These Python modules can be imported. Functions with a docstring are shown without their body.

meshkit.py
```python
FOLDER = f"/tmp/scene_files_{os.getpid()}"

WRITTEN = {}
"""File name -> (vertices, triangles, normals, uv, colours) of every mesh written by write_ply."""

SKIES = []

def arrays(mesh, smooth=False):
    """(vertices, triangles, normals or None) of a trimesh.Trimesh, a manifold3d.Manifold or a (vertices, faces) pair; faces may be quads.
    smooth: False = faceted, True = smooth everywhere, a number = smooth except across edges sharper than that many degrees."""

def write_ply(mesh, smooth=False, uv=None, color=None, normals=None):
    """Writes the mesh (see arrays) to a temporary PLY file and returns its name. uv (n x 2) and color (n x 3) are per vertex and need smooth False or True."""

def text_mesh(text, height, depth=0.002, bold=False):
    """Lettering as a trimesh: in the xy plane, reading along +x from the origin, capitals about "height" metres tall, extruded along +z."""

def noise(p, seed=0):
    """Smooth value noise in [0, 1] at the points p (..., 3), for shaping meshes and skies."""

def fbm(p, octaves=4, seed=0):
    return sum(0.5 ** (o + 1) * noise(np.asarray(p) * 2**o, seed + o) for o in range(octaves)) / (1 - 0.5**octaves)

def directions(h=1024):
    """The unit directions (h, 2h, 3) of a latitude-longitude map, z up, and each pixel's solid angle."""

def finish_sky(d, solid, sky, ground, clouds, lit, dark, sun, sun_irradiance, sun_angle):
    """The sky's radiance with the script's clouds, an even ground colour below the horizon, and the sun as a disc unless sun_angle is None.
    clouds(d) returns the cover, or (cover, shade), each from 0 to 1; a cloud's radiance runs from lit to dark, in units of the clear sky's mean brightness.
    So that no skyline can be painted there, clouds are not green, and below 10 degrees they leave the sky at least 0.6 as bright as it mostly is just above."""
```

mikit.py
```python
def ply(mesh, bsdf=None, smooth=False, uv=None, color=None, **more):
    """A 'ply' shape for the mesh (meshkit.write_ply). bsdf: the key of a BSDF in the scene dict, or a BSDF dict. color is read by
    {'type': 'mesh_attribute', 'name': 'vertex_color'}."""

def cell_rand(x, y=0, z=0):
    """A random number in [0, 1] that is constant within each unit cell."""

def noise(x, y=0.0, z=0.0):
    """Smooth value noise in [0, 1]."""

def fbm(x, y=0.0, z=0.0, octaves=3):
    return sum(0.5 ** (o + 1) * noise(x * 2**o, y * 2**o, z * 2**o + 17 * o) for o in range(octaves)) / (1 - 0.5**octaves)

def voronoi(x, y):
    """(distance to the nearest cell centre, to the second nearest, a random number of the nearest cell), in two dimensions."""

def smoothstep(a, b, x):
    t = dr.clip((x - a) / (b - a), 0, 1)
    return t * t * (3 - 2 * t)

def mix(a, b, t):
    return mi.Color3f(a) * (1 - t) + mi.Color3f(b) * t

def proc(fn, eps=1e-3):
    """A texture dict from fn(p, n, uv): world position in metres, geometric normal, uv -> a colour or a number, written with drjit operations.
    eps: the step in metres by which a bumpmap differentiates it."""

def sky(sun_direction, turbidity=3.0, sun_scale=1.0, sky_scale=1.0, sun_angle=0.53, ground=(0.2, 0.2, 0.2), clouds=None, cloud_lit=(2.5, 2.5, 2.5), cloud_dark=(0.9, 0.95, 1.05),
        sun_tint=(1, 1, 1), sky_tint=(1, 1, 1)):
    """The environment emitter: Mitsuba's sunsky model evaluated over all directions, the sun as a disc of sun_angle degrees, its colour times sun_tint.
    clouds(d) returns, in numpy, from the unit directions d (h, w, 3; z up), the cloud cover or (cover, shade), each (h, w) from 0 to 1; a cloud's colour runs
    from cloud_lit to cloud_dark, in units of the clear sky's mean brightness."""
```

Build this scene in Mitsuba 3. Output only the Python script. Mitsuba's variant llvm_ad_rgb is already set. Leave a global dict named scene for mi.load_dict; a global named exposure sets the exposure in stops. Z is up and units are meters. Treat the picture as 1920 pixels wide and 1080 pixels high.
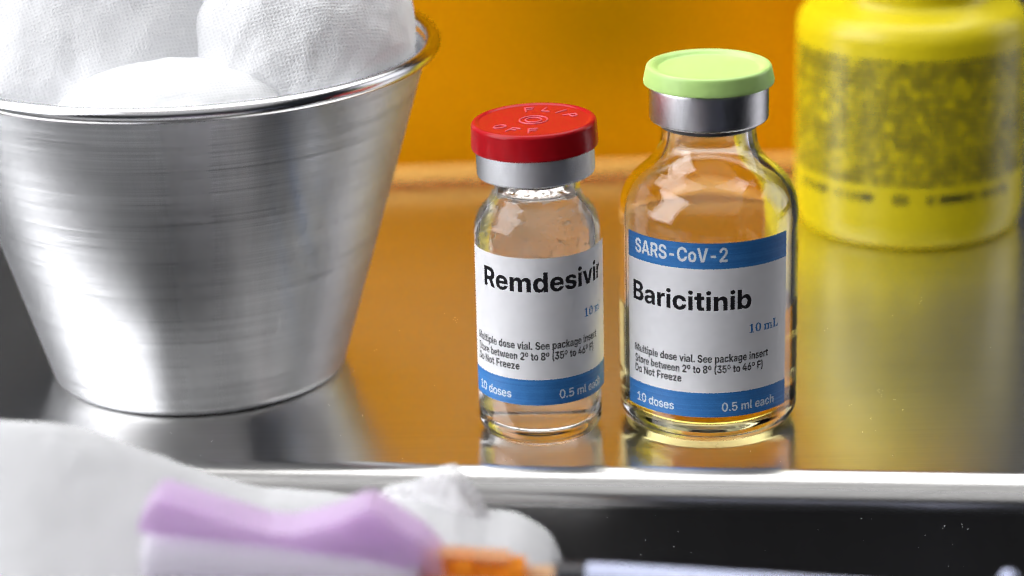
import math, glob
import numpy as np, trimesh, mitsuba as mi, drjit as dr
import manifold3d as m3
from scipy.interpolate import PchipInterpolator
import mikit, meshkit
from mikit import proc, noise, fbm, smoothstep, mix, cell_rand, ply
from shapely import affinity, union_all, box as sbox
from shapely.geometry import Polygon, Point, LineString
T = mi.ScalarTransform4f
scene, labels = {}, {}
MM = 0.001

# ------------------------------------------------------------------ camera, lamps, exposure
exposure = -0.06
PITCH, ROLL, CAM_H = math.radians(19.5), 0.024, 0.1707
_F = np.array([0, math.cos(PITCH), -math.sin(PITCH)])
_D = math.cos(ROLL) * np.array([0, -math.sin(PITCH), -math.cos(PITCH)]) - math.sin(ROLL) * np.array([1.0, 0, 0])
scene['camera'] = {'type': 'thinlens', 'fov_axis': 'x', 'fov': math.degrees(2 * math.atan(960 / 5000)),
                   'to_world': T().look_at(origin=[0, 0, CAM_H], target=(np.array([0, 0, CAM_H]) + _F).tolist(), up=(-_D).tolist()),
                   'aperture_radius': 0.0042, 'focus_distance': 0.429, 'near_clip': 0.01, 'far_clip': 50.0}
scene['room_light'] = {'type': 'constant', 'radiance': {'type': 'rgb', 'value': [0.020, 0.0215, 0.026]}}


def softbox(key, at, to, sx, sy, power, label):
    """A softbox: a white diffuser that gives the light, in a black housing."""
    tw = T().look_at(origin=list(at), target=list(to), up=[0, 0.01, 1])
    labels[key] = {'label': label, 'category': 'studio lamp'}
    scene[key + '__diffuser'] = {'type': 'rectangle', 'to_world': tw @ T().scale([sx / 2, sy / 2, 1]), 'bsdf': {'type': 'diffuse', 'reflectance': {'type': 'rgb', 'value': 0.5}},
                                 'emitter': {'type': 'area', 'radiance': {'type': 'rgb', 'value': list(power)}}}
    w, h, d = sx / 2 + .01, sy / 2 + .01, 0.18
    v = [[-w, -h, .004], [w, -h, .004], [w, h, .004], [-w, h, .004], [-.06, -.06, -d], [.06, -.06, -d], [.06, .06, -d], [-.06, .06, -d]]
    f = [[0, 1, 5], [0, 5, 4], [1, 2, 6], [1, 6, 5], [2, 3, 7], [2, 7, 6], [3, 0, 4], [3, 4, 7], [4, 5, 6], [4, 6, 7]]
    scene[key + '__housing'] = ply((np.array(v, float), np.array(f)), 'black_paint', to_world=tw)


softbox('softbox', (0.0, 0.64, 0.64), (0, 0.42, 0.0), 0.90, 0.54, (3.2, 3.2, 3.16), 'white softbox lamp high above the back of the table')
softbox('softbox_001', (-0.60, 0.25, 0.42), (0, 0.42, 0.03), 0.66, 0.78, (5.0, 5.05, 5.2), 'tall white softbox lamp to the left of the table')
softbox('softbox_002', (0.62, 0.62, 0.26), (0, 0.43, 0.03), 0.35, 0.45, (1.0, 1.0, 1.08), 'dim white softbox lamp behind the right end of the table')
softbox('softbox_003', (0.05, -0.02, 0.78), (0.05, 0.40, 0.0), 1.20, 1.05, (0.36, 0.36, 0.36), 'wide dim light panel added overhead in front of the table in place of a grey ceiling')  # added panel, stands in for a grey ceiling mirrored in the rolled edge


# ------------------------------------------------------------------ helpers
def rgb(*v):
    return {'type': 'rgb', 'value': list(v)}


def lathe(profile, n=160, sharp=30.0, u0=0.0):
    """Surface of revolution about z from (r, z) points; walking up the profile the normals point outwards. Returns a ply() dict maker's arrays."""
    p = np.asarray(profile, float)
    p = p[np.concatenate([[True], np.linalg.norm(np.diff(p, axis=0), axis=1) > 1e-8])]
    d = np.diff(p, axis=0)
    ln = np.linalg.norm(d, axis=1)
    t = d / ln[:, None]
    nr = np.stack([t[:, 1], -t[:, 0]], 1)
    rows, norms, segs = [], [], []
    for i in range(len(p)):
        if 0 < i < len(p) - 1 and np.dot(nr[i - 1], nr[i]) > math.cos(math.radians(sharp)):
            w = nr[i - 1] * ln[i - 1] + nr[i] * ln[i]
            rows.append(p[i]); norms.append(w / np.linalg.norm(w)); segs.append((i, len(rows) - 1, len(rows) - 1))
        else:
            a = b = None
            if i > 0:
                rows.append(p[i]); norms.append(nr[i - 1]); a = len(rows) - 1
            if i < len(p) - 1:
                rows.append(p[i]); norms.append(nr[i]); b = len(rows) - 1
            segs.append((i, a, b))
    rows, norms = np.array(rows), np.array(norms)
    for k in range(len(rows)):
        if rows[k, 0] < 1e-7:
            norms[k] = [0, np.sign(norms[k, 1]) or 1]
    a = u0 + np.linspace(0, 2 * np.pi, n + 1)
    ca, sa = np.cos(a), np.sin(a)
    V = np.stack([rows[:, :1] * ca, rows[:, :1] * sa, np.repeat(rows[:, 1:], n + 1, 1)], -1).reshape(-1, 3)
    N = np.stack([norms[:, :1] * ca, norms[:, :1] * sa, np.repeat(norms[:, 1:], n + 1, 1)], -1).reshape(-1, 3)
    arc = np.concatenate([[0], np.cumsum(np.linalg.norm(np.diff(rows, axis=0), axis=1))])
    UV = np.stack(np.broadcast_arrays(np.linspace(0, 1, n + 1)[None], arc[:, None]), -1).reshape(-1, 2)
    fs = []
    j = np.arange(n)
    for i in range(len(p) - 1):
        r0, r1 = segs[i][2], segs[i + 1][1]
        q = [r0 * (n + 1) + j, r0 * (n + 1) + j + 1, r1 * (n + 1) + j + 1, r1 * (n + 1) + j]
        if rows[r1, 0] > 1e-7:
            fs.append(np.stack([q[0], q[1], q[2]] if rows[r0, 0] > 1e-7 else [q[0], q[2], q[3]], 1))
        if rows[r0, 0] > 1e-7:
            fs.append(np.stack([q[0], q[2], q[3]] if rows[r1, 0] > 1e-7 else [q[0], q[1], q[2]], 1))
    return V, np.vstack(fs), N, UV


def shape(V, F, N, UV, bsdf, **more):
    path = meshkit.write_ply((V, F), False, UV, None, normals=N)
    return {'type': 'ply', 'filename': path, 'face_normals': False, 'bsdf': {'type': 'ref', 'id': bsdf}, **more}


def lathed(profile_mm, bsdf, to=None, n=160, sharp=30.0, warp=None, **more):
    V, F, N, UV = lathe(np.asarray(profile_mm, float) * MM, n, sharp)
    if warp is not None:
        V = warp(V)
    return shape(V, F, N, UV, bsdf, **({'to_world': to} if to is not None else {}), **more)


def arc(cx, cz, r, a0, a1, n=8):
    a = np.radians(np.linspace(a0, a1, n))
    return [(cx + r * math.cos(x), cz + r * math.sin(x)) for x in a]


def spline(pts, n=60):
    from scipy.interpolate import PchipInterpolator, CubicSpline
    p = np.asarray(pts, float)
    t = np.concatenate([[0], np.cumsum(np.linalg.norm(np.diff(p, axis=0), axis=1))])
    return CubicSpline(t, p)(np.linspace(0, t[-1], n))


FONT = glob.glob('/opt/blender-*/*/datafiles/fonts/Inter.woff2')[0]


def text_polygon(text, weight=400, size=180):
    """Lettering as a shapely shape; capitals 1 unit tall, baseline at y = 0, starting at x = 0."""
    from PIL import Image, ImageDraw, ImageFont
    font = ImageFont.truetype(FONT, size)
    font.set_variation_by_axes([28, weight])
    x0, y0, x1, y1 = font.getbbox(text, anchor='ls')
    im = Image.new('L', (x1 - x0 + 8, y1 - y0 + 8))
    ImageDraw.Draw(im).text((4 - x0, 4 - y0), text, 255, font, anchor='ls')
    cap = -font.getbbox('H', anchor='ls')[1]
    on = np.pad(np.asarray(im) > 127, ((0, 0), (1, 1))).astype(np.int8)
    rows, st = np.nonzero(np.diff(on, axis=1) == 1)
    en = np.nonzero(np.diff(on, axis=1) == -1)[1]
    s = union_all(sbox(st, -rows - 1, en, -rows)).buffer(0.7).buffer(-0.7).simplify(0.6)
    s = affinity.translate(s, -4, 4 - y0)
    b = s.bounds
    return affinity.scale(affinity.translate(s, -b[0], 0), 1 / cap, 1 / cap, origin=(0, 0))


def flat_mesh(geom, edge):
    ms = []
    for g in getattr(geom, 'geoms', [geom]):
        if g.area > 1e-9:
            v, f = trimesh.creation.triangulate_polygon(g, engine='earcut')
            ms.append(trimesh.Trimesh(np.c_[v, np.zeros(len(v))], f, process=False))
    m = trimesh.util.concatenate(ms)
    v, f = trimesh.remesh.subdivide_to_size(m.vertices, m.faces, edge, max_iter=12)
    c = np.cross(v[f[:, 1]] - v[f[:, 0]], v[f[:, 2]] - v[f[:, 0]])[:, 2]
    f[c < 0] = f[c < 0][:, ::-1]
    return v, f


def serif_polygon(text):
    """'10 mL' in a roman serif face, drawn from strokes; figures 1 unit tall."""
    out, x = [], 0.0
    for ch in text:
        if ch == '1':
            out += [sbox(x + .17, 0, x + .30, .98), sbox(x + .04, 0, x + .43, .05), Polygon([(x + .03, .82), (x + .30, 1.0), (x + .30, .9), (x + .1, .82)])]; x += .58
        elif ch == '0':
            o = affinity.scale(Point(x + .30, .5).buffer(1, 24), .27, .51)
            out.append(o.difference(affinity.scale(Point(x + .30, .5).buffer(1, 24), .145, .455))); x += .66
        elif ch == 'm':
            for k in range(3):
                out += [sbox(x + .08 + .33 * k, 0, x + .20 + .33 * k, .60), sbox(x + .0 + .33 * k, 0, x + .28 + .33 * k, .05)]
            out.append(sbox(x, .63, x + .2, .68)); out.append(sbox(x + .08, .3, x + .20, .68))
            for k in range(2):
                a = affinity.scale(Point(x + .31 + .33 * k, .48).buffer(1, 16), .22, .20)
                b = affinity.scale(Point(x + .29 + .33 * k, .45).buffer(1, 16), .125, .17)
                out.append(a.difference(b).intersection(sbox(x + .1 + .33 * k, .46, x + .6 + .33 * k, .8)))
            x += 1.02
        elif ch == 'L':
            out += [sbox(x + .10, 0, x + .235, 1), sbox(x, 0, x + .56, .05), sbox(x, .95, x + .34, 1), Polygon([(x + .44, .03), (x + .58, .03), (x + .60, .28), (x + .56, .28)])]; x += .66
        else:
            x += .25
    return union_all(out).buffer(.022)


# ------------------------------------------------------------------ materials
def M(key, d):
    scene[key] = d


def two(d):
    return {'type': 'twosided', 'bsdf': d}


M('black_paint', two({'type': 'diffuse', 'reflectance': rgb(.012, .012, .012)}))
M('glass', {'type': 'dielectric', 'int_ior': 1.49, 'ext_ior': 1.0})
M('clear_liquid_wall', {'type': 'dielectric', 'int_ior': 1.335, 'ext_ior': 1.49})
M('clear_liquid_top', {'type': 'dielectric', 'int_ior': 1.335, 'ext_ior': 1.0})
M('yellow_liquid_wall', {'type': 'dielectric', 'int_ior': 1.335, 'ext_ior': 1.49, 'specular_transmittance': rgb(.96, .91, .62)})
M('yellow_liquid_top', {'type': 'dielectric', 'int_ior': 1.335, 'ext_ior': 1.0, 'specular_transmittance': rgb(.97, .95, .80)})
M('hazy_liquid', {'type': 'homogeneous', 'albedo': rgb(.985, .975, .96), 'sigma_t': 16.0})
M('bubble', {'type': 'dielectric', 'int_ior': 1.0, 'ext_ior': 1.335})
M('bubble_air', {'type': 'dielectric', 'int_ior': 1.335, 'ext_ior': 1.0})


def steel_sheet(p, n, uv):
    s = fbm(p.x * 60, p.y * 2600, 3.0, octaves=3)
    w = noise(p.x * 35 + 3, p.y * 160, 1.0)
    return mi.Color3f(.80, .79, .775) * (.90 + .16 * s + .04 * w)


def steel_scratch(p, n, uv):
    return (fbm(p.x * 45 + 3 * noise(p.x * 14, p.y * 40), p.y * 1100, 5.0, octaves=2) - .5) * .000007


_steel = proc(steel_sheet)
M('table_steel', two({'type': 'bumpmap', 'nested_texture': proc(steel_scratch, eps=2e-4), 'scale': 1.0, 'bsdf': {'type': 'blendbsdf', 'weight': .06,
   'bsdf_0': {'type': 'roughconductor', 'distribution': 'beckmann', 'alpha_u': .045, 'alpha_v': .075, 'material': 'none', 'specular_reflectance': _steel},
   'bsdf_1': {'type': 'roughconductor', 'distribution': 'beckmann', 'alpha_u': .25, 'alpha_v': .45, 'material': 'none', 'specular_reflectance': _steel}}}))


def cup_steel(p, n, uv):
    k = 60 * cell_rand(dr.floor(uv.y * 3600), 5.0) + 9 * noise(uv.y * 900)
    s = .5 * fbm(uv.x * 14 + 9 * noise(uv.y * 1700, 3.0), uv.y * 3600, 1.0, octaves=2) + .5 * noise(uv.x * 11 + k, dr.floor(uv.y * 3600), 6.0)
    t = noise(uv.x * 7 + 6 * noise(uv.y * 700, 8.0), uv.y * 1500, 4.0)
    w = fbm(uv.x * 5, uv.y * 210, 7.0, octaves=2)
    line = smoothstep(.80, .95, noise(uv.x * 9 + 40 * cell_rand(dr.floor(uv.y * 1900)), dr.floor(uv.y * 1900), 2.0))
    return mi.Color3f(.66, .67, .69) * (.52 + .46 * s + .16 * t + .06 * w - .14 * line)


def cup_bump(p, n, uv):
    return fbm(uv.x * 18 + 8 * noise(uv.y * 900, 4.0), uv.y * 1500, 1.0, octaves=2) * .000009


M('cup_steel', two({'type': 'bumpmap', 'nested_texture': proc(cup_bump, eps=1.2e-4), 'scale': 1.0,
   'bsdf': {'type': 'roughconductor', 'distribution': 'ggx', 'alpha_u': .038, 'alpha_v': .185, 'material': 'none', 'specular_reflectance': proc(cup_steel)}}))
M('cup_rim_steel', two({'type': 'roughconductor', 'distribution': 'beckmann', 'alpha_u': .06, 'alpha_v': .12, 'material': 'none', 'specular_reflectance': rgb(.76, .76, .77)}))
M('crimp_aluminium', two({'type': 'roughconductor', 'distribution': 'beckmann', 'alpha_u': .16, 'alpha_v': .24, 'material': 'none',
   'specular_reflectance': proc(lambda p, n, uv: mi.Color3f(.80, .80, .83) * (.90 + .14 * noise(uv.x * 420, uv.y * 9000) + .06 * noise(uv.x * 40, uv.y * 1200)))}))
M('satin_aluminium', two({'type': 'roughconductor', 'distribution': 'beckmann', 'alpha_u': .38, 'alpha_v': .38, 'material': 'none',
   'specular_reflectance': proc(lambda p, n, uv: mi.Color3f(.74, .745, .775) * (.90 + .16 * noise(uv.x * 380, uv.y * 7000)))}))
M('grey_rubber', two({'type': 'principled', 'base_color': rgb(.10, .10, .105), 'roughness': .35, 'specular': .5}))
def scuffed(base, spread):
    def fn(p, n, uv):
        scratch = smoothstep(.86, .97, noise(p.x * 700 + 300 * p.y, p.y * 5200 - 900 * p.x, p.z * 900))
        return base + spread * fbm(p.x * 500, p.y * 500, p.z * 500, octaves=2) + .25 * scratch
    return proc(fn)


M('red_plastic', two({'type': 'principled', 'base_color': rgb(.42, .006, .011), 'roughness': scuffed(.12, .16), 'specular': .22}))
M('red_plastic_lit', two({'type': 'principled', 'base_color': rgb(.62, .07, .10), 'roughness': .3, 'specular': .4}))  # same plastic as the cap; light caught by the ridges is in this colour
M('green_plastic', two({'type': 'principled', 'base_color': rgb(.46, .70, .22), 'roughness': scuffed(.22, .2), 'specular': .45}))
M('black_ink', two({'type': 'diffuse', 'reflectance': proc(lambda p, n, uv: mi.Color3f(.012, .012, .014) * (1 + .8 * noise(p.x * 9000, p.y * 9000, p.z * 9000)))}))
M('blue_ink', two({'type': 'diffuse', 'reflectance': rgb(.022, .15, .42)}))
M('white_ink', two({'type': 'diffuse', 'reflectance': rgb(.70, .76, .82)}))


def paper(p):
    return mi.Color3f(.80, .80, .825) * (.965 + .05 * fbm(p.x * 900, p.y * 900, p.z * 900, octaves=3))


def band_blue(p, v):
    streak = noise(p.x * 90, p.z * 5200, 2.0)
    grain = noise(p.x * 7000, p.y * 7000, p.z * 7000)
    return mix((.018, .125, .40), (.055, .235, .56), .18 + .35 * grain + .45 * streak * streak)


def label_print(lo, hi):
    def fn(p, n, uv):
        blue = (uv.y < lo) | (uv.y > hi)
        return dr.select(blue, band_blue(p, uv.y), paper(p))
    return fn


def coat(fn):
    return two({'type': 'principled', 'base_color': proc(fn), 'roughness': .45, 'specular': .35})


M('label_paper_one_band', coat(label_print(.0122, 9.0)))
M('label_paper_two_bands', coat(label_print(.0097, .03092)))


def weave(p, n, uv):
    w = 1.2 * (fbm(uv.x * 260, uv.y * 260, 0.0, octaves=3) - .5)
    a = .5 + .5 * dr.sin((uv.x * 6.2832 / .00068) + 5.5 * w)
    b = .5 + .5 * dr.sin((uv.y * 6.2832 / .00062) + 5.5 * w + 2)
    fuzz = fbm(uv.x * 5000, uv.y * 5000, 3.0, octaves=2)
    return (dr.maximum(a, b) * .6 + .25 * fuzz + .4 * fbm(uv.x * 420, uv.y * 420, 9.0, octaves=2)) * .00015


def cotton(p, n, uv):
    a = .5 + .5 * dr.sin(uv.x * 6.2832 / .00068 + 6.5 * (fbm(uv.x * 260, uv.y * 260, 0.0, octaves=3) - .5))
    b = .5 + .5 * dr.sin(uv.y * 6.2832 / .00062 + 6.5 * (fbm(uv.x * 260, uv.y * 260, 0.0, octaves=3) - .5) + 2)
    return mi.Color3f(.94, .945, .955) * (.90 + .10 * dr.maximum(a, b))


M('gauze', {'type': 'bumpmap', 'nested_texture': proc(weave, eps=1e-4), 'scale': 1.0, 'bsdf': {'type': 'principledthin', 'base_color': proc(cotton), 'roughness': .9, 'diff_trans': .55, 'spec_trans': 0.0, 'eta': 1.05}})
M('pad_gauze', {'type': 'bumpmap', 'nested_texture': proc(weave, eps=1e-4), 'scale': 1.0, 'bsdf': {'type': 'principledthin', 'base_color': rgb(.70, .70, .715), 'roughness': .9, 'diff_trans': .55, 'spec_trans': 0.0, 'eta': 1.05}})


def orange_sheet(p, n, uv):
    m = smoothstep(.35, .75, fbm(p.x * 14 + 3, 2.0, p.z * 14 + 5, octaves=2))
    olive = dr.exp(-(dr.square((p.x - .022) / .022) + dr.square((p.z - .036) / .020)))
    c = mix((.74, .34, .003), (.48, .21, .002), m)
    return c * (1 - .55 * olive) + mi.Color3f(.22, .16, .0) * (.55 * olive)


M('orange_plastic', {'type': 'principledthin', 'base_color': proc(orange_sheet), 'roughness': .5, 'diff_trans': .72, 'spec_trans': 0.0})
M('orange_rim', two({'type': 'principled', 'base_color': rgb(.80, .42, .09), 'roughness': .3, 'specular': .5}))  # paler than the wall: highlight along the rounded foot put into the colour
M('yellow_plastic', two({'type': 'principled', 'base_color': rgb(.70, .575, .008), 'roughness': .30, 'specular': .5}))


def fine_print(p, n, uv):
    """Rows of tiny dark print on the yellow bottle, far too small to read (uv in metres along and up the label)."""
    pitch = .00122
    row = dr.floor(uv.y / pitch)
    inrow = uv.y / pitch - row
    word = noise(uv.x / .00024 + 37.7 * cell_rand(row, 4.0), row * 5.1, 1.0)
    para = noise(uv.x / .0042 + 3.0, row * .31, 2.0)
    on = (inrow > .16) & (inrow < .84) & (word > .46 - .24 * para) & (uv.x > .0005) & ((uv.x < .0412) | (uv.x > .0428)) & (uv.y > .0085) & (uv.y < .0338)
    foot = (uv.y > .0052) & (uv.y < .0068) & (noise(uv.x / .00028, 3.0) > .36) & (((uv.x > .0035) & (uv.x < .0165)) | ((uv.x > .0235) & (uv.x < .036)))
    ring = dr.sqrt(dr.square(uv.x - .0200) + dr.square(uv.y - .0060))
    mark = (ring < .00105) & (ring > .0004)
    return dr.select(on | foot | mark, mi.Color3f(.035, .032, .012), mi.Color3f(.70, .575, .008))


M('yellow_label_print', two({'type': 'principled', 'base_color': proc(fine_print), 'roughness': .30, 'specular': .5}))
M('dark_bench', two({'type': 'principled', 'base_color': rgb(.003, .003, .0034), 'roughness': .35, 'specular': .15}))
M('violet_plastic', {'type': 'principledthin', 'base_color': rgb(.93, .79, .975), 'roughness': .25, 'diff_trans': .9, 'spec_trans': .5})
M('clear_plastic', {'type': 'principledthin', 'base_color': rgb(.90, .885, .93), 'roughness': .3, 'diff_trans': 1.0, 'spec_trans': .25})
M('amber_plastic', {'type': 'principledthin', 'base_color': rgb(.92, .36, .03), 'roughness': .3, 'diff_trans': .9, 'spec_trans': .1})
M('pale_amber_plastic', {'type': 'principledthin', 'base_color': rgb(.93, .62, .36), 'roughness': .3, 'diff_trans': .9, 'spec_trans': .1})
M('black_plastic', two({'type': 'principled', 'base_color': rgb(.012, .012, .018), 'roughness': .3}))
M('blue_plastic', two({'type': 'principled', 'base_color': rgb(.05, .13, .62), 'roughness': .35}))
M('pale_plastic', two({'type': 'principled', 'base_color': rgb(.50, .54, .74), 'roughness': .25}))
M('thread', two({'type': 'diffuse', 'reflectance': rgb(.93, .93, .94)}))
M('dust', two({'type': 'diffuse', 'reflectance': rgb(.7, .7, .7)}))

# ------------------------------------------------------------------ steel table with a rolled front edge, dark bench, orange backdrop
FA, FB = np.array([-.0583, .40298]), np.array([.0806, .38892])          # where the flat top meets the front curve
fd = (FB - FA) / np.linalg.norm(FB - FA)
fn_ = np.array([fd[1], -fd[0]])                                        # towards the camera
EDGE_R = .0055
L0, L1 = FA - fd * .25, FB + fd * .25
ba = np.array([-.0245, .5445]); bd = np.array([.9990, .0461])
K0, K1 = ba - bd * .40 + [0, .14], ba + bd * .50 + [0, .14]
# front curve and apron as one swept sheet that starts with the flat top
rows = [(0.0, 0.0, 0.0)]
for t in np.radians(np.linspace(0, 90, 19)):
    rows.append((EDGE_R * math.sin(t), -EDGE_R * (1 - math.cos(t)), t))
rows.append((EDGE_R, -.036, math.pi / 2))
V, N, UV = [], [], []
nx = 2
for k, xx in enumerate((0, 1)):
    P, B = (L0, K0) if xx == 0 else (L1, K1)
    line = [(np.array([B[0], B[1], 0]), np.array([0, 0, 1.0]))]
    for o, z, t in rows[1:]:
        line.append((np.array([*(P + fn_ * o), z]), np.array([*(fn_ * math.sin(t)), math.cos(t)])))
    for q, nn in line:
        V.append(q); N.append(nn); UV.append((q[0], q[1] + q[2]))
m_ = len(line)
F = []
for i in range(m_ - 1):
    F += [[i, i + 1, m_ + i + 1], [i, m_ + i + 1, m_ + i]]
V, N, F = np.array(V), np.array(N), np.array(F)
c = np.cross(V[F[:, 1]] - V[F[:, 0]], V[F[:, 2]] - V[F[:, 0]])
bad = (c * N[F[:, 0]]).sum(1) < 0
F[bad] = F[bad][:, ::-1]
scene['steel_table__top'] = shape(V, F, N, np.array(UV), 'table_steel')
labels['steel_table'] = {'label': 'brushed stainless steel table top with rolled front edge that carries the vials', 'category': 'table'}

bench = trimesh.creation.box((.8, .40, .01)); bench.apply_translation((0, .20, -.024))
scene['bench_top'] = ply(bench, 'dark_bench')
labels['bench_top'] = {'label': 'dark bench surface in front of and below the steel table', 'category': 'bench', 'kind': 'structure'}

def box_ring(x0, x1, y1, rad, z0, z1, grow0=0.0, grow1=0.0, n=9):
    """Upright wall of a rounded rectangular tub, front along y = 0, seen from outside."""
    rings = []
    for z, g in zip(np.linspace(z0, z1, n), np.linspace(grow0, grow1, n)):
        rings.append((np.array(sbox(x0 + rad - g, rad - g, x1 - rad + g, y1 - rad + g).buffer(rad, 12).exterior.coords)[::-1][:-1], z))
    m = len(rings[0][0])
    v = np.vstack([np.c_[r, np.full(m, z)] for r, z in rings])
    f = []
    for i in range(n - 1):
        for j in range(m):
            a, b = i * m + j, i * m + (j + 1) % m
            f += [[a, b, b + m], [a, b + m, a + m]]
    return v, np.array(f)


TUB = T().translate([-.0245, .5490, 0]) @ T().rotate([0, 0, 1], math.degrees(math.atan2(.0461, .9990)))
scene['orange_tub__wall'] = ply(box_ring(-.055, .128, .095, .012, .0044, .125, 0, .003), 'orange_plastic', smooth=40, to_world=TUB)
rim_v = []
out = sbox(-.055 + .012, .012, .128 - .012, .095 - .012)
foot = []
for k, a in enumerate(np.radians(np.linspace(-90, 90, 11))):
    foot.append((np.array(out.buffer(.0118 + .0019 * math.cos(a), 12).exterior.coords)[:-1], .0027 + .0019 * math.sin(a)))
m_ = len(foot[0][0]); F = []
for i in range(10):
    for j in range(m_):
        a, b = i * m_ + j, i * m_ + (j + 1) % m_
        F += [[a, b + m_, b], [a, a + m_, b + m_]]
Vf = np.vstack([np.c_[r, np.full(m_, z)] for r, z in foot]); F = np.array(F)
fm = trimesh.Trimesh(Vf, F, process=False)
if np.dot(fm.face_normals[0], fm.triangles_center[0] - [.03, .05, 0]) < 0:
    F = F[:, ::-1]
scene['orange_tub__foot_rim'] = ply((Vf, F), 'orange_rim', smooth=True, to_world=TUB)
bot = trimesh.creation.extrude_polygon(out.buffer(.0095, 12), .0032, engine='earcut'); bot.apply_translation((0, 0, .0002))
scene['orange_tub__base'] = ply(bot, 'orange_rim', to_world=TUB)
labels['orange_tub'] = {'label': 'blurred orange plastic tub standing behind the vials at the back of the table', 'category': 'tub'}

# ------------------------------------------------------------------ the two vials
RX, RY, LX, LY = .03251, .41616, .00429, .41287


def bent(v, cx, cy, r, s0, z0):
    th = (v[:, 0] + s0) * MM / r
    rr = r + v[:, 2] * MM
    return np.stack([cx + rr * np.sin(th), cy - rr * np.cos(th), (v[:, 1] + z0) * MM], 1)


def put_text(parent, name, geom, s0, z0, height, width, cx, cy, r, bsdf):
    b = geom.bounds
    g = affinity.scale(geom, width / b[2], height, origin=(0, 0))
    v, f = flat_mesh(g, .6)
    v[:, 2] = .012
    key, k = f'{parent}__{name}', 0
    while key in scene:
        k += 1; key = f'{parent}__{name}_{k:03d}'
    scene[key] = ply((bent(v, cx, cy, r, s0, z0), f), bsdf)
    return key


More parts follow.
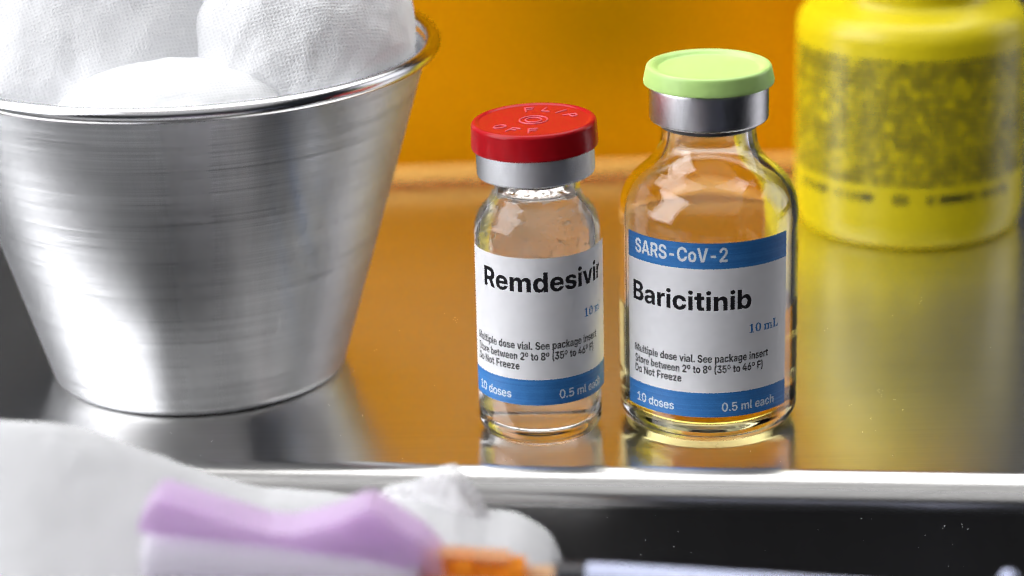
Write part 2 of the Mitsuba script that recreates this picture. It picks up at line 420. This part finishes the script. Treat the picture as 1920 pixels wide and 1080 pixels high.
def label_sheet(key, cx, cy, r, s0, s1, z0, z1, bsdf, lift=None):
    ns, nz = 60, 12
    s, z = np.meshgrid(np.linspace(s0, s1, ns), np.linspace(z0, z1, nz), indexing='ij')
    up = np.zeros_like(s) if lift is None else lift(s, z)
    v = np.stack([s, z, up], -1).reshape(-1, 3)
    i, j = np.meshgrid(np.arange(ns - 1), np.arange(nz - 1), indexing='ij')
    a = (i * nz + j).ravel()
    q = np.stack([a, a + nz, a + nz + 1, a + 1], 1)
    front = np.vstack([q[:, [0, 1, 2]], q[:, [0, 2, 3]]])
    back = v.copy(); back[:, 2] -= .08
    n0 = len(v)
    idx = np.arange(n0).reshape(ns, nz)
    rim = np.concatenate([idx[:, 0], idx[-1, 1:], idx[-2::-1, -1], idx[0, -2:0:-1]])
    nxt = np.roll(rim, -1)
    side = np.vstack([np.stack([rim, rim + n0, nxt + n0], 1), np.stack([rim, nxt + n0, nxt], 1)])
    vv = np.vstack([v, back])
    f = np.vstack([front, front[:, ::-1] + n0, side])
    V = bent(vv, cx, cy, r, 0, 0)
    th = vv[:, 0] * MM / r
    N = np.stack([np.sin(th), -np.cos(th), 0 * th], 1)
    N[n0:] *= -1
    scene[key] = shape(V, f, N, vv[:, :2] * MM, bsdf)


def cap_mesh(prof, extra=(), n=160):
    return prof


# ---- larger vial: pale green cap, yellowish liquid
key = 'medicine_vial'
labels[key] = {'label': 'larger clear glass vial with pale green cap and label reading Baricitinib', 'category': 'vial'}
at = T().translate([RX, RY, 0])
sh = spline([(14.78, 34.5), (14.72, 37.0), (14.0, 39.9), (12.6, 42.1), (10.5, 44.0), (8.85, 45.9), (8.0, 47.8), (7.7, 49.6), (7.65, 51.3)], 50).tolist()
outer = [(0, .9), (7.5, .75), (9.6, .45), (10.6, .10)] + arc(11.4, .9, .9, -100, -60, 5) + arc(11.3, 3.5, 3.48, -52, 0, 12) + [(14.78, 10), (14.78, 22)] + sh + [(9.2, 51.8), (9.2, 55.5), (6.1, 55.5)]
ish = spline([(13.55, 34.0), (13.45, 36.6), (12.8, 39.2), (11.5, 41.2), (9.3, 43.1), (7.4, 45.2), (6.45, 47.4), (6.15, 49.6), (6.1, 52.0)], 40).tolist()
LEV = 21.4
iup = [(6.1, 55.5)] + ish[::-1] + [(13.55, LEV)]
scene[key + '__glass'] = lathed(outer + iup, 'glass', at, n=192, sharp=40)
ibot = [(0, 2.9), (8.5, 2.7), (11.2, 3.0)] + arc(11.15, 5.4, 2.4, -82, 0, 10) + [(13.55, 12), (13.55, LEV)]
scene[key + '__liquid'] = lathed(ibot, 'yellow_liquid_wall', at, n=192, sharp=40)
labels[key + '__liquid'] = {'label': 'pale yellow liquid filling the lower half of the vial'}
scene[key + '__liquid__surface'] = lathed([(13.55, LEV), (13.2, LEV - .35), (12.6, LEV - .6), (11.5, LEV - .72), (0, LEV - .75)], 'yellow_liquid_top', at, n=128)
scene[key + '__stopper'] = lathed([(0, 50.2), (5.2, 50.2), (5.9, 50.8), (5.95, 52.0), (5.95, 56.0), (9.0, 56.2), (9.0, 57.6), (0, 57.6)], 'grey_rubber', at, n=96)
scene[key + '__crimp_band'] = lathed([(7.9, 51.75), (9.2, 51.75), (9.55, 51.95), (9.70, 52.3), (9.70, 57.2), (9.62, 57.75), (9.3, 57.95), (8.2, 58.0)], 'crimp_aluminium', at, n=160, sharp=50)
scene[key + '__neck_ring'] = lathed([(7.70, 50.75), (7.95, 50.8), (8.15, 51.1), (8.2, 51.74), (7.72, 51.74)], 'grey_rubber', at, n=128)
gc = [(9.75, 58.02), (10.35, 57.85), (10.55, 57.95), (10.60, 58.3), (10.20, 60.25)] + arc(9.6, 60.25, .58, 5, 90, 7) + [(9.3, 60.82), (8.95, 60.74), (8.6, 60.50), (8.4, 60.28), (8.2, 60.16), (7.9, 60.12), (4, 60.12), (0, 60.12)]
scene[key + '__flip_cap'] = lathed(gc, 'green_plastic', at, n=192, sharp=50)
LR = .01491
label_sheet(key + '__label', RX, RY, LR, -16.75, 13.68, 5.45, 35.25, 'label_paper_two_bands')
PR = key + '__label'
put_text(PR, 'heading_print', text_polygon('SARS-CoV-2', 720), -14.7, 32.1, 2.4, 16.65, RX, RY, LR, 'white_ink')
put_text(PR, 'name_print', text_polygon('Baricitinib', 760), -15.3, 23.9, 3.3, 21.3, RX, RY, LR, 'black_ink')
put_text(PR, 'volume_print', serif_polygon('10 mL'), 5.7, 19.6, 1.45, 5.85, RX, RY, LR, 'blue_ink')


def small_print(PR, s0, z0, cx, cy, r):
    for t, dz, w in (('Multiple dose vial. See package insert', 0, 24.25), ('Store between 2º to 8º (35º to 46º F)', -1.85, 23.2), ('Do Not Freeze', -3.55, 9.4)):
        put_text(PR, 'small_print', text_polygon(t, 780), s0, z0 + dz, 1.36, w, cx, cy, r, 'black_ink')


small_print(PR, -14.92, 14.98, RX, RY, LR)
put_text(PR, 'dose_print', text_polygon('10 doses', 600), -14.35, 6.4, 1.50, 7.5, RX, RY, LR, 'white_ink')
put_text(PR, 'dose_print', text_polygon('0.5 ml each', 600), 1.09, 6.45, 1.50, 9.62, RX, RY, LR, 'white_ink')

# ---- smaller vial: red cap, clear liquid
key = 'medicine_vial_001'
labels[key] = {'label': 'smaller clear glass vial with red cap and label reading Remdesivir', 'category': 'vial'}
at = T().translate([LX, LY, 0])
sh = spline([(10.26, 33.5), (10.22, 35.8), (9.75, 37.6), (8.75, 39.1), (7.75, 40.2), (7.3, 41.2), (7.22, 42.4), (7.22, 43.8)], 40).tolist()
outer = [(0, .8), (5.5, .65), (7.2, .35), (7.9, .06)] + arc(8.3, .6, .6, -95, -55, 4) + arc(7.7, 2.6, 2.56, -50, 0, 10) + [(10.26, 8), (10.26, 20)] + sh + [(9.0, 44.3), (9.0, 47.4), (5.9, 47.4)]
ish = spline([(9.25, 33.2), (9.2, 35.3), (8.75, 36.9), (7.8, 38.3), (6.7, 39.6), (6.15, 41.0), (6.0, 42.6), (5.95, 44.2)], 40).tolist()
cut = [q for q in ish if q[1] > 42.0]
LEV = 41.9
RL = float(np.interp(LEV, [q[1] for q in ish], [q[0] for q in ish]))
scene[key + '__glass'] = lathed(outer + [(5.9, 47.4)] [1:] + cut[::-1] + [(RL, LEV)], 'glass', at, n=192, sharp=40)
low = [q for q in ish if q[1] < 41.75]
ibot = [(0, 2.3), (5.5, 2.1), (7.2, 2.3)] + arc(7.15, 4.4, 2.1, -80, 0, 9) + [(9.25, 12), (9.25, 24)] + low + [(RL, LEV)]
scene[key + '__liquid'] = lathed(ibot, 'clear_liquid_wall', at, n=192, sharp=40, interior={'type': 'ref', 'id': 'hazy_liquid'})
labels[key + '__liquid'] = {'label': 'clear liquid with tiny bubbles filling the vial to its shoulder'}
scene[key + '__liquid__surface'] = lathed([(RL, LEV), (RL - .25, LEV - .45), (RL - .8, LEV - .8), (RL - 1.8, LEV - 1.0), (0, LEV - 1.05)], 'clear_liquid_top', at, n=128, interior={'type': 'ref', 'id': 'hazy_liquid'})
rng = np.random.default_rng(7)
bub = []
for k in range(900):
    th, z = rng.uniform(-1.5, 1.5), (rng.uniform(31.5, 39.6) if k % 6 else rng.uniform(3, 34))
    rad = float(np.clip(rng.lognormal(-2.15, .42), .06, .32))
    rr = float(np.interp(z, [12] + [q[1] for q in ish], [9.25] + [q[0] for q in ish])) - rad - .03
    s = trimesh.creation.icosphere(1, rad)
    s.apply_translation((rr * math.sin(th), -rr * math.cos(th), z))
    bub.append(s)
for k in range(160):                                                     # foam that gathers along the meniscus
    th, rad = rng.uniform(-math.pi, math.pi), float(rng.uniform(.10, .34))
    rr = (RL - .5) * math.sqrt(rng.uniform(.02, 1))
    s = trimesh.creation.icosphere(1, rad); s.apply_translation((rr * math.sin(th), -rr * math.cos(th), LEV - 1.08 - rad * 1.02 - .02))
    bub.append(s)
bub = trimesh.util.concatenate(bub); bub.apply_scale(MM); bub.apply_translation((LX, LY, 0))
scene[key + '__liquid__bubbles'] = ply(bub, 'bubble', smooth=True, exterior={'type': 'ref', 'id': 'hazy_liquid'})
labels[key + '__liquid__bubbles'] = {'kind': 'stuff'}
drops = []
for k in range(6):                                                    # droplets that cling to the inside above the liquid
    th, z, rad = rng.uniform(-1.3, 1.3), rng.uniform(42.2, 43.6), float(rng.uniform(.15, .45))
    ri = float(np.interp(z, [q[1] for q in ish], [q[0] for q in ish]))
    s = trimesh.creation.icosphere(2, rad)
    s.apply_scale((1, 1, rng.uniform(.7, 1.4)))
    s.apply_translation(((ri - rad * .9 - .03) * math.sin(th), -(ri - rad * .9 - .03) * math.cos(th), z))
    drops.append(s)
drops = trimesh.util.concatenate(drops); drops.apply_scale(MM); drops.apply_translation((LX, LY, 0))
scene[key + '__droplets'] = ply(drops, 'bubble_air', smooth=True)
labels[key + '__droplets'] = {'kind': 'stuff'}
tilt = T().translate([LX, LY, .0465]) @ T().rotate([0, 1, 0], -1.6) @ T().translate([0, 0, -.0465])
scene[key + '__stopper'] = lathed([(0, 42.9), (5.0, 42.9), (5.7, 43.4), (5.8, 44.6), (5.8, 47.6), (8.8, 47.7), (8.8, 48.6), (0, 48.6)], 'grey_rubber', at, n=96)
scene[key + '__crimp_band'] = lathed([(7.4, 44.25), (9.1, 44.25), (9.45, 44.45), (9.60, 44.8), (9.60, 48.6), (9.5, 48.95), (8.5, 49.0)], 'satin_aluminium', tilt, n=160, sharp=50)
rc = [(9.60, 49.0), (9.95, 48.85), (10.22, 48.95), (10.30, 49.3), (10.15, 52.6)] + arc(9.45, 52.55, .70, 4, 80, 7) + [(9.2, 53.22), (9.0, 53.05), (8.8, 52.98), (4, 52.98), (0, 52.98)]
scene[key + '__flip_cap'] = lathed(rc, 'red_plastic', tilt, n=192, sharp=50)
# raised lettering and rings on the cap
GLYPH = {'F': [[(0, 0), (0, 1)], [(0, 1), (.62, 1)], [(0, .54), (.5, .54)]], 'L': [[(0, 1), (0, 0), (.58, 0)]], 'I': [[(.2, 0), (.2, 1)]],
         'P': [[(0, 0), (0, 1), (.38, 1), (.56, .9), (.6, .76), (.56, .62), (.38, .5), (0, .5)]],
         'O': [[(.34 + .34 * math.cos(t), .5 + .5 * math.sin(t)) for t in np.linspace(0, 2 * math.pi, 21)]]}


def ridge_tube(pts, r=.17):
    """A rounded ridge along a line of points on the cap's top."""
    ms = []
    for p, q in zip(pts[:-1], pts[1:]):
        h = m3.Manifold.sphere(r, 12)
        ms.append(m3.Manifold.batch_hull([h.translate((*p, 53.02)), h.translate((*q, 53.02))]))
    return sum(ms[1:], ms[0])


emb = []
for word, angs, outward in (('FLIP', (95, 67, 41, 15), True), ('OFF', (208, 237, 268), False)):
    for ch, a in zip(word, angs):
        for st in GLYPH[ch]:
            g = np.array(st, float) * [2.2, 2.1] - [.65, 1.05]
            t = math.radians((a - 90) if outward else (a + 90))
            g = g @ np.array([[math.cos(t), math.sin(t)], [-math.sin(t), math.cos(t)]])
            emb.append(ridge_tube(g + 6.2 * np.array([math.cos(math.radians(a)), math.sin(math.radians(a))])))
for ro in (2.25, 1.3):
    emb.append(ridge_tube([(ro * math.cos(t), ro * math.sin(t)) for t in np.linspace(0, 2 * math.pi, 33)]))
emb = sum(emb[1:], emb[0]).to_mesh()
scene[key + '__flip_cap__lettering'] = ply((np.array(emb.vert_properties[:, :3], float) * MM, np.array(emb.tri_verts)), 'red_plastic_lit', smooth=40, to_world=tilt)
LR = .01038
label_sheet(key + '__label', LX, LY, LR, -14.6, 15.9, 7.75, 33.0, 'label_paper_one_band', lift=lambda s, z: .30 * np.clip((s - 12.5) / 3.4, 0, 1) ** 2)
PR = key + '__label'
put_text(PR, 'name_print', text_polygon('Remdesivir', 780), -10.3, 27.3, 3.35, 23.6, LX, LY, LR, 'black_ink')
put_text(PR, 'volume_print', serif_polygon('10 mL'), 8.2, 21.8, 1.45, 5.85, LX, LY, LR, 'blue_ink')
small_print(PR, -12.8, 17.45, LX, LY, LR)
put_text(PR, 'dose_print', text_polygon('10 doses', 600), -12.5, 8.8, 1.50, 7.5, LX, LY, LR, 'white_ink')
put_text(PR, 'dose_print', text_polygon('0.5 ml each', 600), 3.1, 8.75, 1.50, 9.62, LX, LY, LR, 'white_ink')

# ------------------------------------------------------------------ steel cup with gauze
key = 'steel_cup'
CX, CY, RB, RT, H = -.0559, .4456, 26.2, 43.4, 58.2
labels[key] = {'label': 'flared brushed steel cup with rolled rim holding white gauze', 'category': 'cup'}
at = T().translate([CX, CY, 0])
wall = np.linspace(0, 1, 30)
rw = lambda t: RB + (RT - 1.1 - RB) * t
zw = lambda t: 1.9 + (H - 1.4 - 1.9) * t
outp = [(0, 1.3), (23.6, 1.3), (24.3, .35), (24.9, .12), (25.5, .45), (25.95, 1.1)] + [(rw(t), zw(t)) for t in wall]
inp = [(rw(t) - .7, zw(t)) for t in wall[::-1]] + [(25.2, 2.2), (23.5, 1.9), (0, 1.9)]
scene[key + '__wall'] = lathed(outp + inp, 'cup_steel', at, n=256, sharp=50)
scene[key + '__rim'] = lathed([(RT + 1.28 * math.cos(a), H + 1.28 * math.sin(a)) for a in np.linspace(-np.pi, np.pi, 25)], 'cup_rim_steel', at, n=256, sharp=60)


def blob(center, radii, amp, seed, power=2.0, sub=6, fold=None):
    """A soft crumpled ball of gauze: a superellipsoid with folds, uv in metres along the cloth."""
    m = trimesh.creation.icosphere(sub)
    d = np.array(m.vertices)
    sup = (np.abs(d) ** power).sum(1) ** (-1 / power)
    p = d * sup[:, None] * radii
    k = 1 + amp * (meshkit.fbm(d * 1.7 + seed, 3, seed) - .5) * 2 + amp * .25 * (meshkit.fbm(d * 6 + seed, 3, seed + 9) - .5) * 2
    p = p * k[:, None]
    if fold is not None:
        p = fold(p)
    p += np.asarray(center)
    rel = p[:, :2] - np.array([CX, CY]) * 1000                          # the cup's wall holds the gauze in
    rr = np.linalg.norm(rel, axis=1)
    lim = RB + (RT - 1.1 - RB) * np.clip((p[:, 2] - 1.9) / (H - 3.3), 0, 1) - 1.2 + np.clip(p[:, 2] - H, 0, 4) * .3
    lim = np.where(p[:, 2] > H + 4, 1e9, lim)
    soft = np.where(rr > lim, lim / np.maximum(rr, 1e-6), 1.0)
    p[:, :2] = np.array([CX, CY]) * 1000 + rel * soft[:, None]
    uv = np.stack([p[:, 0] + .35 * p[:, 1] + .2 * p[:, 2] + 7 * seed, p[:, 2] * .9 + .55 * p[:, 1] - .25 * p[:, 0]], 1) * MM
    p *= MM
    return ply((p, np.array(m.faces)), 'gauze', smooth=True, uv=uv)


gz = [('white gauze wad bulging low at the front of the steel cup', (-54.5, 419, 50.5), (20, 17, 12.0), .07, 3),
      ('large white gauze wad at the left in the steel cup', (-65.5, 443, 57), (25.5, 24, 32), .075, 11),
      ('large white gauze wad at the right in the steel cup', (-35.5, 441, 55), (20.5, 25, 27), .07, 23)]
for k, (lab, c, r, amp, seed) in enumerate(gz):
    gk = 'gauze_wad' + (f'_{k:03d}' if k else '')
    scene[gk] = blob(c, r, amp, seed, power=2.3)
    labels[gk] = {'label': lab, 'category': 'gauze', 'group': 'gauze wads in the steel cup'}

# ------------------------------------------------------------------ yellow bottle behind
key = 'yellow_bottle'
BX, BY, BR = .0812, .5192, 22.9
labels[key] = {'label': 'blurred yellow plastic bottle covered in tiny dark print', 'category': 'bottle'}
at = T().translate([BX, BY, 0])
body = [(0, 1.0), (18, .9), (19.3, .2)] + arc(19.6, 3.0, 3.0, -95, 0, 10) + [(BR - .2, 4.0), (BR, 5.0), (BR, 40.2)] + arc(BR - 5.0, 41.0, 5.0, 0, 62, 10) + [(16.6, 46.8), (15.9, 47.3)] + [(15.5, 48.2), (15.5, 58), (0, 58)]
scene[key + '__body'] = lathed(body, 'yellow_plastic', at, n=160, sharp=45)
ns = 80
thb = np.radians(np.linspace(-88, 92, ns))
v, uv, nn = [], [], []
for z in (5.0, 40.0):
    for t in thb:
        v.append((BX + (BR + .06) * MM * math.sin(t), BY - (BR + .06) * MM * math.cos(t), z * MM)); uv.append(((t - thb[0]) * BR * MM * .66, (z - 5) * MM)); nn.append((math.sin(t), -math.cos(t), 0))
i = np.arange(ns - 1)
scene[key + '__label'] = shape(np.array(v), np.vstack([np.stack([i, i + 1, i + 1 + ns], 1), np.stack([i, i + 1 + ns, i + ns], 1)]), np.array(nn), np.array(uv), 'yellow_label_print')

# ------------------------------------------------------------------ foreground: gauze pad and syringe
ridge = np.array([(-.160, .029), (-.110, .030), (-.097, .030), (-.085, .0303), (-.0724, .0295), (-.0649, .0286), (-.0575, .0263), (-.0523, .0241), (-.0479, .0219), (-.0427, .0200), (-.0352, .0180), (-.0277, .0175), (-.0220, .0172),
                  (-.0172, .0172), (-.0140, .0170), (-.0118, .0168), (-.0089, .0165), (-.0070, .0160), (-.0058, .0157), (-.0048, .0154), (-.0008, .0148), (.0044, .0122), (.0056, .0100), (.0066, .0060), (.0072, -.012)])
xs = np.concatenate([np.linspace(-.155, -.111, 30), np.linspace(-.110, .0072, 260)])
top = PchipInterpolator(ridge[:, 0], ridge[:, 1])(xs)
yr = np.interp(xs, [-.16, -.0724, 0, .0072], [.350, .3478, .3425, .3405])
prof = [(.014, -.034), (.012, -.012), (.0085, -.0040), (.0045, -.0008), (.0, 0.0), (-.005, -.0006), (-.011, -.0022), (-.018, -.0050), (-.026, -.0085), (-.034, -.0125), (-.040, -.020), (-.042, -.034)]
prof = spline([(a * 1000, b * 1000) for a, b in prof], 70) * MM
V = np.zeros((len(xs), len(prof), 3)); UVg = np.zeros((len(xs), len(prof), 2))
al = np.concatenate([[0], np.cumsum(np.linalg.norm(np.diff(prof, axis=0), axis=1))])
for i, x in enumerate(xs):
    V[i, :, 0] = x; V[i, :, 1] = yr[i] + prof[:, 0]; V[i, :, 2] = np.maximum(top[i] + prof[:, 1], -.0185)
    UVg[i, :, 0] = x; UVg[i, :, 1] = al
nz_ = meshkit.fbm(V * 70, 4, 5) - .5
V[..., 2] += nz_ * .0024; V[..., 1] += (meshkit.fbm(V * 90 + 9, 3, 8) - .5) * .003
a, b = np.meshgrid(np.arange(len(xs) - 1), np.arange(len(prof) - 1), indexing='ij')
q0 = (a * len(prof) + b).ravel()
F = np.vstack([np.stack([q0, q0 + 1, q0 + len(prof) + 1], 1), np.stack([q0, q0 + len(prof) + 1, q0 + len(prof)], 1)])
scene['gauze_pad'] = ply((V.reshape(-1, 3), F), 'pad_gauze', smooth=True, uv=UVg.reshape(-1, 2))
labels['gauze_pad'] = {'label': 'crumpled white gauze pad lying in the blurred foreground under the syringe', 'category': 'gauze'}

# open-weave corner of the pad that stands up: single threads
rng = np.random.default_rng(21)
peak = PchipInterpolator([-.0205, -.0172, -.0140, -.0118, -.0089, -.0070, -.0058, -.0046], [.0165, .0182, .0192,   .0207, .0224, .0205, .0181, .0150])
tubes = []


def cloth(u, w):
    """u across (0..1), w up (0..1) the standing corner; a sheet that leans back and curls."""
    x = -.0205 + .0160 * u
    z0 = .0125
    return np.array([x + .0006 * math.sin(9 * w + 5 * u), .3437 + .0018 * math.sin(4.2 * u + 1) + .0022 * w * w, z0 + (float(peak(x)) - z0) * w])


def thread(path, r):
    p = np.array(path) + rng.normal(0, .00010, (len(path), 3))
    t = np.gradient(p, axis=0); t /= np.linalg.norm(t, axis=1, keepdims=True)
    a = np.cross(t, [.2, 1, .1]); a /= np.linalg.norm(a, axis=1, keepdims=True)
    b = np.cross(t, a)
    ang = np.arange(6) * math.pi / 3
    v = (p[:, None] + r * (np.cos(ang)[None, :, None] * a[:, None] + np.sin(ang)[None, :, None] * b[:, None])).reshape(-1, 3)
    i, j = np.meshgrid(np.arange(len(p) - 1), np.arange(6), indexing='ij')
    q = np.stack([i * 6 + j, i * 6 + (j + 1) % 6, (i + 1) * 6 + (j + 1) % 6, (i + 1) * 6 + j], -1).reshape(-1, 4)
    return trimesh.Trimesh(v, np.vstack([q[:, [0, 1, 2]], q[:, [0, 2, 3]]]), process=False)


for u in np.linspace(.02, .99, 27):
    tubes.append(thread([cloth(u + .01 * math.sin(7 * w), w) for w in np.linspace(0, 1, 14)], .00022))
for w in np.linspace(.06, .99, 15):
    tubes.append(thread([cloth(u, w + .012 * math.sin(11 * u)) for u in np.linspace(0, 1, 26)], .00021))
scene['gauze_pad__threads'] = ply(trimesh.util.concatenate(tubes), 'thread', smooth=True)
labels['gauze_pad__threads'] = {'kind': 'stuff', 'label': 'open mesh corner of the gauze standing up'}

key = 'syringe'
labels[key] = {'label': 'syringe with violet needle guard and orange hub lying on the gauze', 'category': 'syringe'}
S0, S1 = np.array([-.0495, .3186, .0219]), np.array([.0438, .3163, .0139])
ax = (S1 - S0) / np.linalg.norm(S1 - S0)
yy = np.cross([0, 0, 1.0], ax); yy /= np.linalg.norm(yy)
zz = np.cross(ax, yy)
mat = np.eye(4); mat[:3, 0], mat[:3, 1], mat[:3, 2], mat[:3, 3] = ax, yy, zz, S0
at = T(mat)


def along(prof_mm, bsdf, n=64, sharp=40, off=(0, 0)):
    """A lathe about the syringe's own axis: (radius, distance along the axis)."""
    V, F, N, UV = lathe(np.asarray(prof_mm, float) * MM, n, sharp)
    W = np.stack([V[:, 2], V[:, 0] + off[0] * MM, V[:, 1] + off[1] * MM], 1)
    M_ = np.stack([N[:, 2], N[:, 0], N[:, 1]], 1)
    return shape(W, F, M_, UV, bsdf, to_world=at)


scene[key + '__needle_sheath'] = along([(0, 0.3), (2.6, 0.3), (3.6, 1.2), (3.8, 3), (4.1, 33), (4.3, 36.5), (3.6, 36.6), (0, 36.6)], 'clear_plastic')
px = lambda u, v: ((u - 265) * .0701, (1042 - v) * .0735)
out = [px(*q) for q in ((264, 975), (268, 950), (288, 922), (303, 910), (400, 935), (505, 962), (545, 962), (592, 948), (640, 930), (668, 912), (685, 905), (703, 910), (745, 936), (790, 962), (822, 992), (834, 1015), (824, 1044), (806, 1062), (788, 1058), (772, 1034), (745, 1012), (690, 1000), (500, 985))]
P = Polygon(out).buffer(0).buffer(-.35).buffer(.7, 10).buffer(-.35)
g1 = trimesh.creation.extrude_polygon(P, 7.0, engine='earcut')
g2 = trimesh.creation.extrude_polygon(affinity.translate(P.buffer(-.7), 0, -.9), 5.4, engine='earcut'); g2.apply_translation((0, 0, .8))
mk = lambda m: m3.Manifold(m3.Mesh(np.asarray(m.vertices, np.float32), np.asarray(m.faces, np.uint32)))
gm = (mk(g1) - mk(g2)).to_mesh()
gv = np.array(gm.vert_properties[:, :3], float); gv = np.stack([gv[:, 0], -(gv[:, 2] - 3.5), gv[:, 1]], 1) * MM
scene[key + '__needle_guard'] = ply((gv, np.array(gm.tri_verts)), 'violet_plastic', to_world=at)
labels[key + '__needle_guard'] = {'label': 'translucent violet hinged needle guard'}
scene[key + '__hub'] = along([(0, 36.7), (3.2, 36.7), (3.3, 38.5), (3.0, 39.0), (2.9, 41), (3.4, 41.2), (3.4, 43.6), (2.8, 43.8), (2.6, 47.5), (3.1, 47.8), (3.1, 50.4), (0, 50.5)], 'amber_plastic')
for k in range(6):
    r_ = trimesh.creation.box((9.5, .8, 1.0)); r_.apply_translation((43.5, 0, 3.35)); r_.apply_transform(trimesh.transformations.rotation_matrix(k * math.pi / 3 + .3, (1, 0, 0)))
    r_.apply_scale(MM)
    scene[key + '__hub__rib' + (f'_{k:03d}' if k else '')] = ply(r_, 'pale_amber_plastic', to_world=at)
scene[key + '__nozzle'] = along([(0, 50.5), (1.9, 50.5), (2.1, 54.2), (0, 54.2)], 'pale_amber_plastic')
scene[key + '__collar'] = along([(0, 54.2), (2.4, 54.2), (2.7, 54.6), (2.8, 58.2), (0, 58.2)], 'black_plastic')
scene[key + '__barrel'] = along([(0, 58.3), (2.5, 58.3), (2.9, 58.8), (2.9, 125), (0, 125)], 'pale_plastic')
cap = trimesh.creation.capsule(5.5, 1.0, count=[24, 24])
V_, F_, N_, U_ = lathe(np.array([(0, -22), (1.3, -22), (1.3, -1)] + arc(0, -1.0, 1.3, 0, 90, 8)) * MM, 48, 50)
scene['plastic_pin'] = shape(V_, F_, N_, U_, 'pale_plastic', to_world=T().translate([.0643, .3168, .0173]))
labels['plastic_pin'] = {'label': 'small pale rounded pin tip peeking in at the bottom right corner', 'category': 'pin'}

# ------------------------------------------------------------------ dust on the steel
rng = np.random.default_rng(5)
specks = []
for k in range(100):
    if k < 64:
        x, y = rng.uniform(-.06, .085), rng.uniform(.395, .47)
        c = (x, max(y, .4029 - .1007 * (x + .0583) + .001), .00005)
    else:
        x = rng.uniform(-.02, .075)
        c = (x, .4029 - .1007 * (x + .0583) - EDGE_R / .995 - .00002, -rng.uniform(.006, .018))
    m = trimesh.creation.icosphere(1, float(rng.uniform(.00003, .00008)) * (1.3 if k >= 64 else 1)); m.apply_translation(c)
    specks.append(m)
scene['steel_table__dust'] = ply(trimesh.util.concatenate(specks), 'dust', smooth=True)
labels['steel_table__dust'] = {'kind': 'stuff'}
